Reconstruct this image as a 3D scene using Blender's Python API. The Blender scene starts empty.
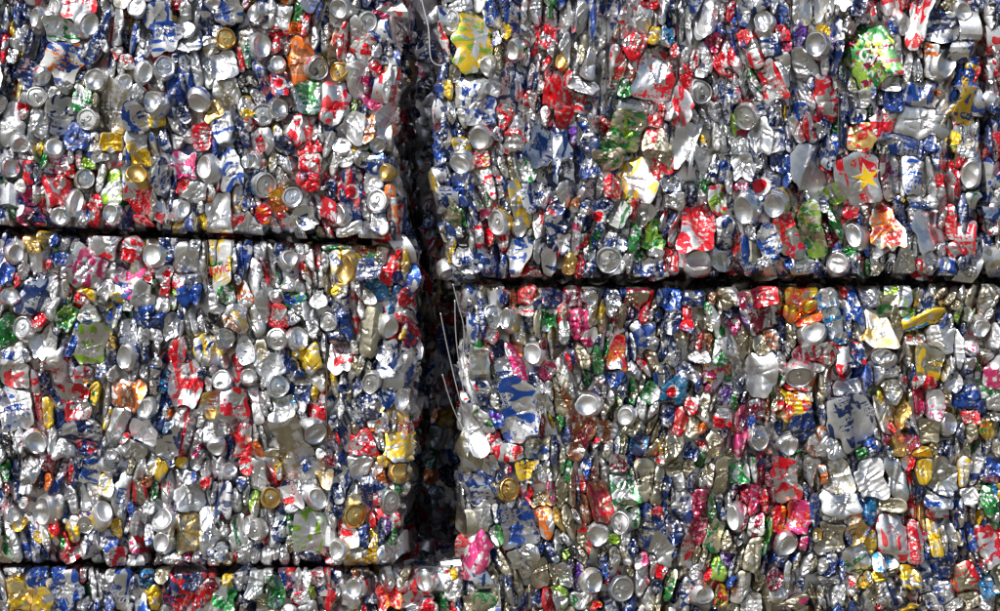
HEROES = """
@A1
E 210 25 75 90;E 140 70 55 95;E 355 95 85 120;B 245 115 130 110 gs;L 545 25 85 85;B 560 145 95 140 sb;B 690 15 50 50 r;B 765 40 90 100 s;S 690 75 45 80 G;L 900 150 85 90 G;B 745 170 110 50 bs;S 437 100 20 130 r;B 455 210 40 60 r;L 745 115 70 60 s;B 240 245 130 170 wbo;E 375 315 110 110;B 445 430 110 200 st;E 500 325 70 80;E 580 290 65 110;E 610 405 95 120;L 660 265 85 100;B 780 270 120 150 sb;E 790 410 95 110;L 145 385 85 90;E 175 310 60 90;B 320 390 75 100 g;L 345 475 90 95;B 160 490 70 90 s;E 80 580 90 80;E 215 585 90 80;B 300 540 100 100 bd;B 440 570 90 80 y;B 545 570 90 90 yw;B 545 470 80 120 sb;B 620 480 60 40 y;B 895 250 90 120 s;B 905 370 100 110 st;B 850 440 70 90 G;B 885 500 90 110 sb;B 810 540 70 90 r;S 955 230 25 120 r;B 700 340 90 150 sb;S 65 240 20 100 y;S 50 120 20 100 y;S 110 170 30 120 d;S 30 300 30 120 d;S 60 340 25 90 y;B 910 50 110 100 sb;E 850 15 70 50;B 500 240 60 50 rw;B 720 550 90 60 s;S 30 30 25 90 g;S 75 60 25 120 b;S 10 200 25 120 r;S 990 200 25 120 g
@A2
E 15 50 70 100;B 75 55 60 120 s;B 130 75 75 140 rs;B 100 125 80 30 r;B 185 50 35 100 g;B 280 50 60 120 sb;E 355 35 100 95;L 470 85 75 90;B 430 130 70 100 s;B 450 185 95 90 rw;B 570 130 110 120 s;B 520 40 70 80 ps;E 45 180 90 130;B 350 160 90 170 t;B 190 235 95 190 no;B 270 150 70 90 s;B 185 110 50 50 o;E 110 250 70 80;L 275 270 75 110;L 345 285 55 85 G;B 420 310 70 140 s;B 490 320 70 130 sp;B 495 395 70 60 p;S 535 255 30 90 G;B 545 330 30 140 sw;B 120 330 70 80 dr;B 340 400 130 150 sr;L 50 455 90 95;E 120 430 85 100;B 200 520 140 120 rs;B 265 520 60 110 s;B 40 560 90 100 rs;L 365 580 80 70;B 410 510 100 110 s;B 470 510 60 100 n;B 555 470 70 130 so;B 240 580 90 60 r;S 635 470 30 120 r;S 605 470 40 100 s;L 805 85 70 100;S 740 30 30 80 g;S 775 150 30 150 rw;B 895 170 150 260 lyw;B 850 20 110 40 s;E 940 270 60 90;B 880 370 140 130 bw;B 930 440 110 130 bw;S 750 450 25 180 m;E 915 555 100 110;B 985 340 60 80 s;B 965 60 60 100 b;S 800 360 30 80 y;B 845 470 30 70 w;B 850 585 90 50 wy;S 580 330 28 140 r;S 610 200 30 160 s;S 590 80 30 140 m
@A3
B 20 20 40 60 b;S 100 50 30 110 s;B 200 40 60 90 s;B 300 60 140 130 s;B 430 60 100 130 sb;B 595 15 60 40 r;B 575 90 60 120 s;B 610 150 60 80 y;B 665 150 50 80 sc;B 740 90 60 200 s;B 820 70 80 160 s;B 910 30 70 90 s;B 970 50 60 100 b;B 25 130 50 60 y;E 50 205 60 100;B 100 230 40 80 s;B 190 140 80 90 sr;S 145 160 25 150 r;B 300 200 110 160 st;B 375 270 110 170 s;E 240 245 50 80 G;B 180 250 40 80 s;B 460 270 70 150 rs;B 620 290 160 230 sr;B 720 440 75 210 rs;B 690 200 40 50 r;B 865 170 80 70 pm;B 900 200 60 110 rw;B 970 150 55 60 dr;S 830 230 40 140 s;B 740 310 50 110 r;L 805 370 90 110 p;B 765 240 70 80 s;S 860 320 30 120 s;B 905 360 55 70 d;B 965 330 70 120 sp;B 55 340 110 180 sd;B 135 300 40 130 sb;B 205 370 60 120 r;B 285 400 100 70 r;B 250 480 60 100 r;B 330 340 110 50 s;B 410 430 90 130 sb;B 495 350 40 60 g;B 550 420 150 60 s;B 640 440 100 80 s;B 380 490 130 90 sb 30;B 510 520 120 150 gtl;B 620 560 110 90 rt;B 680 530 50 90 s;S 800 560 40 100 y;B 795 460 70 80 s;B 865 440 70 90 s;L 975 470 85 120;B 890 550 90 110 s;B 960 580 80 70 s;S 180 470 40 120 s;B 60 540 80 130 rs;B 20 470 60 100 r;S 115 530 25 90 d;B 430 585 70 50 g;B 340 570 70 70 d;B 290 540 50 110 sv
@A4
E 50 85 100 115;B 130 40 50 100 b;B 205 40 90 100 s;B 130 135 50 70 r;B 130 185 50 40 p;B 80 180 80 80 sd;E 260 180 100 130 v;B 200 150 50 70 dv;B 290 130 50 50 y;B 330 40 60 90 sk;S 385 70 30 130 s;B 450 70 80 60 s;B 480 230 190 230 lgm 20;B 430 400 90 60 w;E 610 100 60 120;B 660 90 75 200 rw -15;B 750 110 120 130 sd;E 845 50 80 90;B 870 120 60 130 sw;S 915 120 30 140 y;E 780 255 110 160;B 715 250 60 160 ow;S 750 370 30 60 o;B 700 380 180 160 sb;B 690 480 200 160 s;B 575 400 90 80 bd;B 560 330 70 60 s;S 590 200 50 150 s;B 660 290 80 130 s;B 870 430 100 120 by;B 770 450 60 160 s;B 880 290 60 110 yb;S 905 300 25 90 r;S 830 330 25 200 b;B 815 200 40 70 b;B 310 400 100 160 rsm;B 350 355 60 60 w;B 140 280 60 140 s;B 75 330 90 150 sr;B 225 250 90 100 s;S 300 230 30 130 s;B 20 330 50 130 s;B 210 390 90 120 sb;B 105 450 80 120 sd;S 145 455 20 80 y;B 215 520 100 130 s;B 35 540 80 130 s;B 415 550 130 100 rG;B 520 490 100 120 sr;B 600 570 140 70 sb;B 720 560 50 70 b;B 820 560 40 80 gy;B 870 540 50 120 sb;S 925 540 25 130 b;B 930 580 50 60 y;B 330 570 50 70 sb;B 420 470 80 60 d;B 975 220 40 120 sb;B 970 60 40 140 k;B 975 350 50 160 s;S 965 470 30 120 sy
@B1
E 45 60 85 95;B 100 70 50 100 rd;B 95 10 80 30 s;B 220 40 90 90 sp;B 270 70 40 50 r;B 220 140 95 150 r;E 235 250 90 90 r;E 303 195 65 115;L 340 100 75 90 l;B 345 45 60 50 l;B 400 10 60 40 s;E 545 80 110 80 G;B 560 20 100 70 Gy;B 445 130 80 130 sl;E 440 240 80 95;B 375 225 50 120 r;B 550 175 85 110 r;B 570 270 90 30 r;B 630 220 75 150 ts;B 640 100 60 140 sd;B 735 60 90 120 sp;E 815 55 80 120;B 735 120 60 70 r;B 780 150 100 80 s;E 730 225 65 95;B 905 70 90 140 sb;E 980 30 40 80;B 870 240 95 150 s;B 960 170 80 150 sG;B 955 265 60 50 r;S 805 270 30 60 y;B 840 160 35 90 ow;B 100 180 60 60 dp;B 125 250 90 70 dp;S 15 150 25 110 g;B 40 210 30 80 g;B 180 20 40 80 g;S 690 150 15 200 d
E 60 400 70 95;B 130 370 100 60 G;B 30 360 60 60 sb;B 245 370 120 60 sb;B 240 430 60 60 b;B 25 480 50 70 b;B 350 460 150 150 sp;B 430 370 90 120 sr;B 500 390 110 110 r;E 600 405 85 115;B 660 380 60 100 d;B 740 430 110 110 s;B 800 410 40 120 ds;B 880 460 90 230 yw;B 955 420 80 160 s;B 905 560 70 80 g;E 35 570 90 90;B 130 490 110 80 s;B 180 445 30 50 r;S 205 550 25 140 s;S 270 570 20 100 rg;B 340 560 80 40 y;B 430 540 90 80 s;B 460 575 80 40 y;B 500 510 120 140 sdp;B 580 560 90 90 s;B 700 510 70 60 r;B 760 570 100 80 db;B 965 560 60 90 so;S 610 540 20 90 g;B 660 530 40 90 r
@B2
E 10 30 60 80 r;B 145 30 90 90 s;B 245 30 80 90 rw;B 365 15 70 60 s;L 455 25 80 70;B 545 30 50 60 bd;E 535 75 50 75 G;L 65 130 80 110;L 170 175 85 90 y;B 110 190 60 80 yo;B 120 110 50 60 s;B 225 110 80 80 dr;B 315 130 50 60 sd;E 350 245 80 100;B 400 160 90 170 drs;L 505 190 90 100 b;B 560 210 40 140 o;B 480 120 70 90 s;B 510 270 70 80 ds;B 230 260 80 80 ds;B 120 270 80 70 s;B 40 250 60 60 or;S 265 210 25 120 s;B 400 300 120 40 s
B 30 380 50 90 sb;E 160 420 70 90 d;B 165 520 90 100 s;B 160 570 80 70 bg;B 250 420 60 110 s;E 375 460 90 150 G;B 370 540 90 60 y;B 340 430 50 130 yw;B 350 370 120 40 gs;B 290 500 60 140 s;B 460 390 90 60 n;B 470 450 100 90 d;B 500 540 100 80 dc;B 560 470 80 120 wr;B 590 500 60 60 wb;B 630 590 60 70 wr;S 610 460 30 140 y;B 470 570 60 60 ow;B 580 570 40 90 c;S 85 430 25 120 s;S 110 480 25 90 g;S 205 470 20 70 r;S 60 480 18 90 r;B 270 570 60 70 s;S 230 480 30 90 n
E 840 40 100 120;B 920 20 60 60 yrw;S 785 100 40 130 wd;B 840 140 80 140 bd;B 810 250 60 140 gt;S 740 150 25 150 ys;B 850 320 50 90 sk;S 880 320 30 180 ds;S 855 270 25 100 g;B 800 390 30 90 y;B 900 460 100 40 s;B 930 330 70 150 sr;L 985 280 60 110;B 950 120 40 120 rw;B 945 180 30 60 g;B 850 410 50 60 dw;B 890 530 50 60 sb;B 960 550 90 70 t
@B3
S 60 50 25 100 s;B 115 65 60 90 g;B 75 210 45 200 y 14;E 80 310 60 70;B 160 170 120 110 sd;B 255 60 80 100 ds;B 215 210 70 90 rd;B 190 50 60 80 s;B 350 70 90 80 b;B 350 140 60 120 ds;B 450 150 75 100 r;B 420 210 60 80 d;B 470 240 70 90 gw;B 440 20 110 80 gt;B 545 100 140 160 ys;B 640 50 120 110 rt;B 540 220 30 80 pr;B 680 120 80 80 sd;B 690 190 80 60 s;B 770 180 80 100 s;B 760 40 60 80 s;B 820 120 30 90 g;B 875 70 60 120 sd;B 870 180 70 120 lwr;B 965 60 80 130 s;B 965 120 50 60 sp;E 970 230 90 150;B 785 290 125 210 r;E 790 430 130 105 r;B 890 330 90 140 sd;B 900 420 70 80 s;B 670 300 90 180 sr;B 610 330 90 120 gl;B 545 340 60 130 sg;B 570 260 60 80 s;B 610 400 60 40 s;B 560 410 50 50 g;B 610 450 120 80 ds;B 680 430 60 90 r;L 430 430 110 120;B 450 350 90 60 d;B 510 440 50 90 s;B 65 410 100 150 bw;B 150 400 40 120 s;S 190 350 30 130 b;S 230 390 20 110 r;B 270 440 60 80 G;S 300 330 40 180 sp;S 330 250 40 180 sd;S 380 330 30 140 dg;S 260 300 40 180 d;S 350 400 30 100 s;B 30 60 60 120 st
B 100 570 60 80 r;B 210 570 90 80 md;B 300 575 80 70 ms;E 365 580 60 80;B 450 580 60 60 d;B 540 580 80 70 sm;S 600 580 20 60 r;B 680 580 80 70 db;B 770 580 80 60 sd;B 910 570 90 90 st;B 985 590 40 60 p
@B4
B 40 40 60 80 s;B 120 40 70 80 bd;B 60 130 120 120 d;E 95 210 110 130;B 235 60 130 200 s;B 435 100 170 205 rs;B 560 100 80 160 sm;B 650 90 90 130 sb;B 710 110 80 200 ts;B 690 200 110 60 bs;B 780 140 60 150 sr;B 825 120 35 110 r;E 870 90 70 140;B 870 230 60 130 sd;B 330 170 80 70 ls;B 150 320 90 190 rt;B 250 320 90 220 gtl;B 310 320 50 130 m;S 340 270 40 160 g;E 410 330 75 130;B 415 235 60 40 r;B 535 300 120 180 rot 15;B 540 400 120 100 s;B 610 430 80 90 s;B 720 300 130 180 s;E 345 440 100 110;B 225 450 110 50 s;B 75 340 80 100 wbs;B 790 270 80 120 sr;B 720 410 140 70 sr 30;B 840 380 110 70 sr 25;B 910 350 60 160 s;B 870 440 100 60 ds;B 440 430 50 90 sr;S 610 190 20 40 y;B 60 440 90 50 sd;B 965 110 60 160 bw;B 975 230 40 120 sr;B 970 300 50 60 r;B 970 400 50 160 d
B 45 580 110 80 mr;B 205 570 130 80 yor;B 310 590 80 70 cs;B 470 570 90 70 s;B 590 560 80 70 sl;B 690 580 100 60 sy;B 800 585 90 60 sr;B 960 570 70 80 sw
@C1
L 85 85 85 95;B 20 110 60 140 g;B 145 70 50 90 r;B 45 190 90 90 bw;B 165 150 120 130 sw;B 215 250 85 160 rw;B 265 40 60 100 gls;B 360 160 130 170 sl;B 345 40 80 70 ds;B 440 40 50 100 sb;B 600 50 120 80 bd;B 510 100 60 90 ds;E 495 205 90 120;B 570 130 50 120 s;B 690 200 70 150 sr;B 740 60 80 140 sd;B 740 310 120 170 sr;B 830 170 110 120 sdy;E 905 130 85 100;B 935 60 110 110 sG;B 970 170 60 90 sd;L 880 295 90 90 b;B 500 360 140 110 onw;E 575 410 80 100;B 60 280 110 130 sr;B 60 400 110 170 wsb;B 185 430 45 120 y;B 300 390 110 170 sr;B 370 350 40 80 gy;B 330 510 140 100 sd;B 460 470 70 140 s;S 425 450 25 120 y;B 570 500 130 80 s;B 630 440 50 160 sd;B 665 490 30 60 c;B 835 400 90 100 Gs;B 935 390 110 110 sr;B 900 480 80 90 s;B 760 530 70 150 sr;E 860 570 80 80;B 960 540 80 110 sr;E 140 545 100 110;B 60 540 60 120 s;B 30 550 40 90 k;B 250 570 80 80 s;B 340 580 80 60 rd;E 440 595 70 50;B 520 580 90 60 s;B 550 250 70 90 s;B 390 260 70 80 s;B 340 280 60 80 sr;B 620 270 40 110 sd;B 720 430 50 90 sr;S 660 300 40 100 cd;S 580 190 20 100 d;B 830 500 50 60 s
@C2
L 105 135 90 95 r;B 105 45 80 90 r;E 195 125 85 115;B 225 215 110 100 y;L 310 65 75 85 d;B 385 80 50 110 db;B 350 130 80 40 d;B 480 100 75 210 t;E 560 90 60 110;B 610 30 60 50 rw;S 570 15 30 60 c;B 345 200 90 110 sr;B 545 210 90 170 sd;E 605 220 45 120 t;L 480 310 80 95;B 435 240 80 90 st;B 460 400 80 100 d;E 605 375 85 120;B 560 340 70 110 sd;B 500 480 60 60 o;B 570 470 80 90 sb;B 595 560 120 110 y;B 90 240 100 100 s;B 180 250 70 90 sd;L 115 320 90 100;B 120 410 90 110 st;B 205 350 60 110 sd;S 260 360 30 90 y;B 290 410 90 120 sr;E 260 510 130 100;B 450 560 120 110 sr;B 510 540 50 110 s;B 60 390 60 120 s;S 180 390 30 70 c;S 235 420 20 60 r;S 300 280 20 120 k;S 330 310 25 110 y;S 375 330 25 180 ds;S 345 520 25 80 r;B 410 410 40 90 s;B 300 590 80 50 s;S 110 560 40 100 s;B 20 60 50 100 s;B 20 400 40 150 s;S 40 530 30 120 s;S 620 490 30 70 r
L 975 40 70 110;S 900 60 30 160 wd;S 870 280 40 300 ws;B 930 230 40 180 wg;B 925 460 50 130 gw;B 930 350 60 90 d;B 980 380 50 140 sw;B 985 450 40 60 vb;B 975 540 60 70 r;S 850 520 25 180 ws;B 960 110 40 60 r;S 880 590 20 40 o
@C3
E 20 50 50 110;B 100 15 50 40 rw;B 80 100 80 110 sG;E 130 190 80 110;S 70 235 55 190 p 30;B 25 240 60 70 sd;B 75 430 160 260 swb;B 50 585 100 60 rw;B 200 50 60 80 sg;S 215 130 30 130 y;B 175 200 40 120 mt;B 185 260 60 70 p;B 320 70 90 120 mp;B 350 140 60 100 pw;B 255 100 40 90 s;B 330 190 50 100 s;B 280 220 45 70 rd;B 245 280 40 110 wt;S 440 130 25 210 g;B 470 190 80 120 ors;B 500 40 60 100 s;B 590 130 110 130 sb;B 570 240 130 110 s 40;B 520 170 40 120 sd;B 370 290 90 60 sg;B 450 290 70 60 db;B 640 100 40 120 sd;B 690 60 70 90 d;B 750 50 60 80 dr;B 670 180 90 110 ds;B 790 60 60 120 st;B 790 150 70 110 s;B 800 200 80 40 s;B 860 60 40 140 g;B 880 180 60 100 g;L 920 160 50 90;S 840 150 25 120 n;B 975 140 50 130 t;B 985 50 30 80 v;B 850 290 70 110 ypw;S 830 320 30 60 p;B 760 260 90 70 ds;S 920 280 40 140 gs;B 660 270 70 90 sd;E 345 395 115 110 r;B 200 330 100 90 s;B 180 400 60 100 sw;B 250 370 60 130 nt;B 260 470 70 80 tg;B 330 500 100 120 mn;S 195 440 20 130 y;S 170 480 30 160 r;B 145 560 100 90 dt;B 420 380 50 70 s;B 435 430 60 110 ts;E 500 440 80 90;B 530 480 60 80 t;B 590 400 70 110 s;B 530 350 30 120 gt;B 620 480 40 130 t;B 670 430 60 100 d;B 715 460 50 110 r;B 755 400 40 60 r;B 770 480 40 80 t;B 810 400 50 110 ts;B 690 340 80 100 dc;B 890 450 60 70 rs;B 860 380 40 130 td;B 940 380 30 60 g;S 960 500 50 180 pm;B 810 560 60 50 rw;B 850 560 70 90 st;B 770 580 70 60 d;B 690 570 70 110 t;S 655 580 20 70 y;B 560 550 60 80 cd;B 450 560 70 90 st;B 380 570 60 80 sd;B 290 580 70 70 n;B 500 550 40 80 gt;B 620 570 40 80 t
@C4
B 50 40 120 90 m;B 205 18 150 80 yo;B 250 52 130 60 ro;E 250 105 130 100 o;B 330 60 70 120 cs;S 390 60 30 150 b;B 420 80 40 70 s;B 370 135 60 50 cs;B 510 90 140 120 stG;B 580 70 50 130 t;B 690 55 170 50 cy 15;B 640 25 60 40 l;B 760 130 110 110 s;B 790 60 60 80 sb;B 870 30 80 70 sl;E 925 90 80 90;B 910 190 140 80 sp;B 975 280 80 160 pw;B 960 370 110 100 gw;B 960 440 80 40 sd;B 660 130 90 40 rs;E 525 200 120 80;B 620 190 60 130 ts;B 725 220 100 140 ty;B 690 310 90 50 rw;B 680 370 50 120 rp;B 735 400 60 110 ps;B 260 200 150 80 rwd;B 240 245 120 50 c;L 195 285 130 90 r;B 190 330 130 40 rw;B 210 350 110 40 y;B 170 385 120 140 oyr;S 275 350 50 200 td;B 400 200 110 120 dsr;B 410 230 80 40 dw;B 400 330 130 60 s;B 405 460 190 220 sd;B 215 480 90 130 db;E 155 560 95 95;L 40 530 80 110;B 90 135 60 70 n;B 50 160 70 80 s;B 40 270 110 180 s;B 130 230 40 90 s;S 95 340 20 70 l;S 70 420 18 200 n;B 30 410 60 70 m;B 120 380 60 80 sr;B 540 260 110 100 s;B 560 330 80 120 ts;S 525 370 35 100 ly;B 540 430 60 160 st;S 610 420 50 140 G -12;B 590 560 60 90 yG;S 570 480 20 80 r;B 800 250 60 110 ts;B 820 300 60 80 s;B 870 240 50 80 sd;B 880 370 110 90 db;B 880 440 60 50 r;E 800 470 80 110;B 710 500 60 80 t;B 650 480 50 110 sd;B 650 560 50 60 p;B 690 590 80 40 y;B 760 570 90 70 s;B 850 560 60 80 st;B 955 490 50 90 ogy;B 960 570 80 90 sd;B 500 560 60 70 dwb;B 450 590 60 40 g;B 270 550 100 100 ns;B 340 570 60 80 s;B 930 400 40 80 b
@D1
B 20 60 50 90 g;B 110 40 80 100 s;B 190 30 40 60 m;B 265 50 110 140 sd;B 355 40 70 110 sb;E 440 20 90 70;B 550 40 110 120 st;B 640 40 50 100 sy;B 740 20 110 60 sy;B 850 40 100 110 s;E 915 50 70 80;B 975 30 50 60 r;L 90 180 45 50;E 160 215 110 150;E 50 230 60 80;S 210 130 30 110 b;B 205 270 40 110 r;B 320 170 150 130 s;B 340 230 70 30 b;L 335 270 75 80;E 415 215 70 125;B 290 290 60 110 y;B 455 280 40 80 y;B 480 150 55 180 s;B 540 140 60 90 rt;B 570 95 50 40 n;S 600 150 30 80 g;B 590 200 40 60 s;B 540 290 50 130 sr;S 520 350 40 100 pw;E 640 245 120 110;E 640 340 90 100;B 735 290 90 160 Gt;B 750 160 100 110 sw;B 880 180 70 180 sd;B 885 235 30 35 r;B 820 110 40 50 r;B 840 150 50 120 s;B 830 300 70 170 s;B 960 150 70 90 s;B 950 310 80 130 gs;E 985 270 40 90;B 85 350 120 140 s;B 150 320 30 50 y;B 15 370 30 60 do;B 190 330 60 100 sm;B 250 330 40 60 gr;B 350 340 70 90 sd;B 290 380 80 50 r;B 410 400 90 80 s;B 470 400 60 70 sr;B 870 370 70 60 sd;B 760 390 60 60 sp;B 970 400 50 60 s;B 530 410 60 40 ds;B 690 410 70 40 s
B 40 450 70 40 dw;B 70 550 120 120 yG;B 160 570 120 80 y;B 150 475 60 60 b;B 265 540 110 140 sdb;B 370 520 60 120 s;B 405 510 40 80 s;B 480 540 70 150 sb;B 430 580 50 60 b;B 575 500 50 80 cd;B 605 570 60 90 y;B 700 550 130 120 bdr;B 760 500 110 60 rd;B 840 510 70 50 ms;B 810 540 60 50 b;B 895 560 80 90 g;B 910 500 50 60 y;B 960 580 70 60 s;B 970 500 60 80 s;B 320 590 70 50 s;B 665 530 30 80 rd
@D2
B 30 70 60 140 s;S 105 40 40 130 y;L 85 160 80 90 G;B 160 160 70 120 sr;L 165 190 70 60;B 215 30 60 70 b;B 290 60 80 110 sG;B 235 120 90 90 s;E 275 165 80 110;B 360 110 70 130 d;B 440 30 90 90 s;B 500 60 60 80 s;E 600 55 100 80 G;B 540 15 50 40 y;B 500 150 105 100 b;L 565 180 75 110 g;B 570 130 50 40 g;L 420 235 95 105 G;B 400 150 60 80 s;B 520 80 40 60 o;B 240 300 150 170 sl;B 65 250 70 100 s;L 15 290 60 90;B 110 270 70 160 sd;B 160 260 40 110 g;B 390 310 80 120 rw;E 345 370 80 100;B 335 415 60 25 r;B 450 310 50 90 db;B 485 340 40 130 yG;B 480 400 70 50 y;S 520 300 25 110 d;B 565 320 30 100 g;B 550 280 20 60 v;B 550 390 70 70 cs;B 40 390 80 80 s;B 120 380 60 100 s;B 230 405 80 40 dk;S 320 220 40 140 sd;S 480 260 20 60 r
B 20 510 70 100 s;B 110 530 70 110 dg;B 215 500 80 90 s;S 245 530 25 80 l;B 200 570 80 60 sr;S 330 510 20 70 o;E 415 520 80 100;B 400 580 60 60 s;B 550 560 110 90 or;B 480 570 50 60 d;E 695 490 100 110;B 660 570 120 70 sdr;E 650 600 70 40;E 150 600 70 40;S 450 530 20 100 d;B 440 470 60 50 nk;B 720 425 80 50 rm;B 820 400 90 200 d;B 830 530 70 80 sw
S 855 60 30 150 sg;B 848 160 40 100 ds;S 870 200 25 240 s;B 910 130 50 120 s;B 960 40 60 90 s;B 950 110 60 110 b;B 940 230 60 130 sw;B 985 230 40 80 dw;B 910 380 110 190 wp -25;B 970 520 90 160 tsb;B 890 520 50 60 d;B 880 590 60 50 s
@D3
B 110 50 80 90 cyd;B 165 60 100 90 s;L 40 125 80 100 G;B 60 185 50 60 s;B 75 280 150 200 sb;B 100 400 120 130 st;B 40 510 110 160 tb;B 160 450 60 110 s;B 160 170 90 60 sG;B 175 240 60 160 o;B 250 150 50 120 s;S 240 240 30 130 G;S 270 60 30 90 g;B 300 120 50 160 s;B 330 100 25 100 r;S 350 40 40 80 b;B 400 50 60 110 sm;B 470 30 60 70 m;B 405 190 90 170 mnr;S 345 200 40 120 n;E 390 310 110 110;L 475 260 70 110;B 500 120 110 130 g;B 510 180 70 60 gt;B 590 90 90 160 tk;B 530 230 50 90 g;B 580 270 70 150 td;B 630 110 50 150 t;B 625 240 50 80 rd;B 690 110 110 100 sd;B 735 200 90 140 ds;B 690 30 60 80 t;B 700 280 70 100 sd;B 800 190 70 110 mp;B 805 290 70 110 pm;S 840 220 25 160 g;B 830 70 60 110 st;B 880 70 40 140 t;B 890 180 60 100 sd;E 930 240 50 130;B 965 70 80 80 g;B 985 150 40 90 rm;S 970 230 40 140 m;B 310 400 80 90 syd;B 330 330 60 100 sr;B 455 330 60 40 l;E 375 495 95 110;B 455 400 130 110 td;L 490 525 100 110;B 260 470 60 90 s;B 280 390 50 60 lk;B 565 410 50 60 p;B 580 480 60 140 rs;B 640 370 80 120 s;B 610 430 40 150 s;B 600 560 50 100 s;B 670 520 50 130 gt;B 740 370 60 120 sr;B 750 470 80 100 s;B 800 400 60 100 t;B 850 300 80 110 gt;E 820 545 90 110;B 880 430 50 90 gl;B 905 400 60 50 v;B 940 430 50 130 sd;B 960 530 60 130 st;B 890 560 60 80 gry;B 240 560 60 90 ls;B 200 570 50 80 pr;B 330 570 90 70 g;B 390 590 70 40 yr;B 150 560 50 60 d
@D4
B 15 60 30 100 g;B 45 50 40 150 m;B 145 90 110 160 sr;B 215 60 90 150 ts;B 15 160 40 130 rp;S 80 120 30 140 m;B 300 70 40 80 os;B 350 90 110 150 st;B 350 180 150 110 s;B 480 90 110 150 s;B 590 80 70 160 s;B 640 20 70 50 r;B 690 50 70 100 y;B 770 90 110 160 st;B 750 170 120 60 bs -20;B 860 60 60 120 sy;B 960 50 80 90 db;B 960 80 80 40 p;B 945 170 60 110 g;B 985 130 40 60 cy;B 870 160 60 80 s;B 895 230 90 100 ty;B 760 220 80 40 rw;S 690 240 25 120 G;B 745 330 50 150 y;B 665 340 70 170 r;B 575 310 110 180 sr;B 560 190 90 50 s;B 480 210 60 120 bc;B 430 300 110 80 bG 35;B 320 310 120 150 ts;B 280 310 50 80 Gt;B 330 250 110 50 s;B 400 240 60 50 ow;B 190 240 90 120 rpo;B 120 240 60 90 or;E 150 350 100 110 p;B 210 340 30 60 p;S 65 320 30 180 lg;B 20 270 50 90 mw;B 20 380 60 120 s;B 210 430 70 110 sb;B 430 410 100 100 gs 30;B 540 410 90 60 cs;B 270 420 90 80 st;B 320 490 80 40 s;B 545 470 110 60 sy;B 640 470 70 80 y;B 420 510 80 80 r;B 450 500 30 50 y;B 500 560 100 100 std;B 520 590 40 40 r;B 340 550 90 90 sk;B 275 550 60 120 s;B 155 580 140 70 pt;B 115 490 80 90 m;B 630 540 100 70 s;B 650 600 100 20 cy;B 700 480 50 130 sd;B 780 450 80 110 dbs;B 810 330 100 120 sd;B 870 340 90 130 sb;B 780 540 70 100 bs;B 860 490 80 110 sr;B 960 360 80 170 rw;B 950 510 60 70 c;B 880 560 70 70 s;B 960 580 60 60 s;B 900 400 50 70 s;S 700 370 20 80 b;B 830 590 90 40 s;B 720 570 40 70 ds
"""
import bpy, math, numpy as np
from mathutils import Vector
PX = 0.0025                     # metres per photograph pixel on the stack's front
rng = np.random.default_rng(7)
C = bpy.context.scene.collection
def X(px): return (px - 500.0) * PX
def Z(py): return (305.5 - py) * PX

# ------------------------------------------------------------------ colours of the printed tin
COL = dict(s=(.64,.645,.66,1), t=(.42,.38,.275,1), G=(.72,.49,.16,1), n=(.36,.13,.06,.95),  # t: bare metal with the brown ground's reflection painted into its colour
    r=(.66,.007,.020,.6), d=(.005,.025,.12,.6), b=(.008,.058,.31,.58), c=(.016,.20,.44,.7),
    g=(.012,.17,.035,.7), l=(.24,.42,.03,.6), y=(.80,.52,.02,.65), o=(.78,.17,.012,.7),
    p=(.56,.03,.15,.7), m=(.22,.006,.035,.75), w=(.66,.66,.65,.65), k=(.02,.02,.022,.7), v=(.13,.035,.33,.7))
WORD = dict(s='silver', t='dull bare metal', G='gold', n='copper brown', r='red', d='navy blue', b='bright blue', c='light blue', g='green',
    l='lime green', y='yellow', o='orange', p='pink', m='maroon', w='white', k='black', v='violet')

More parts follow.
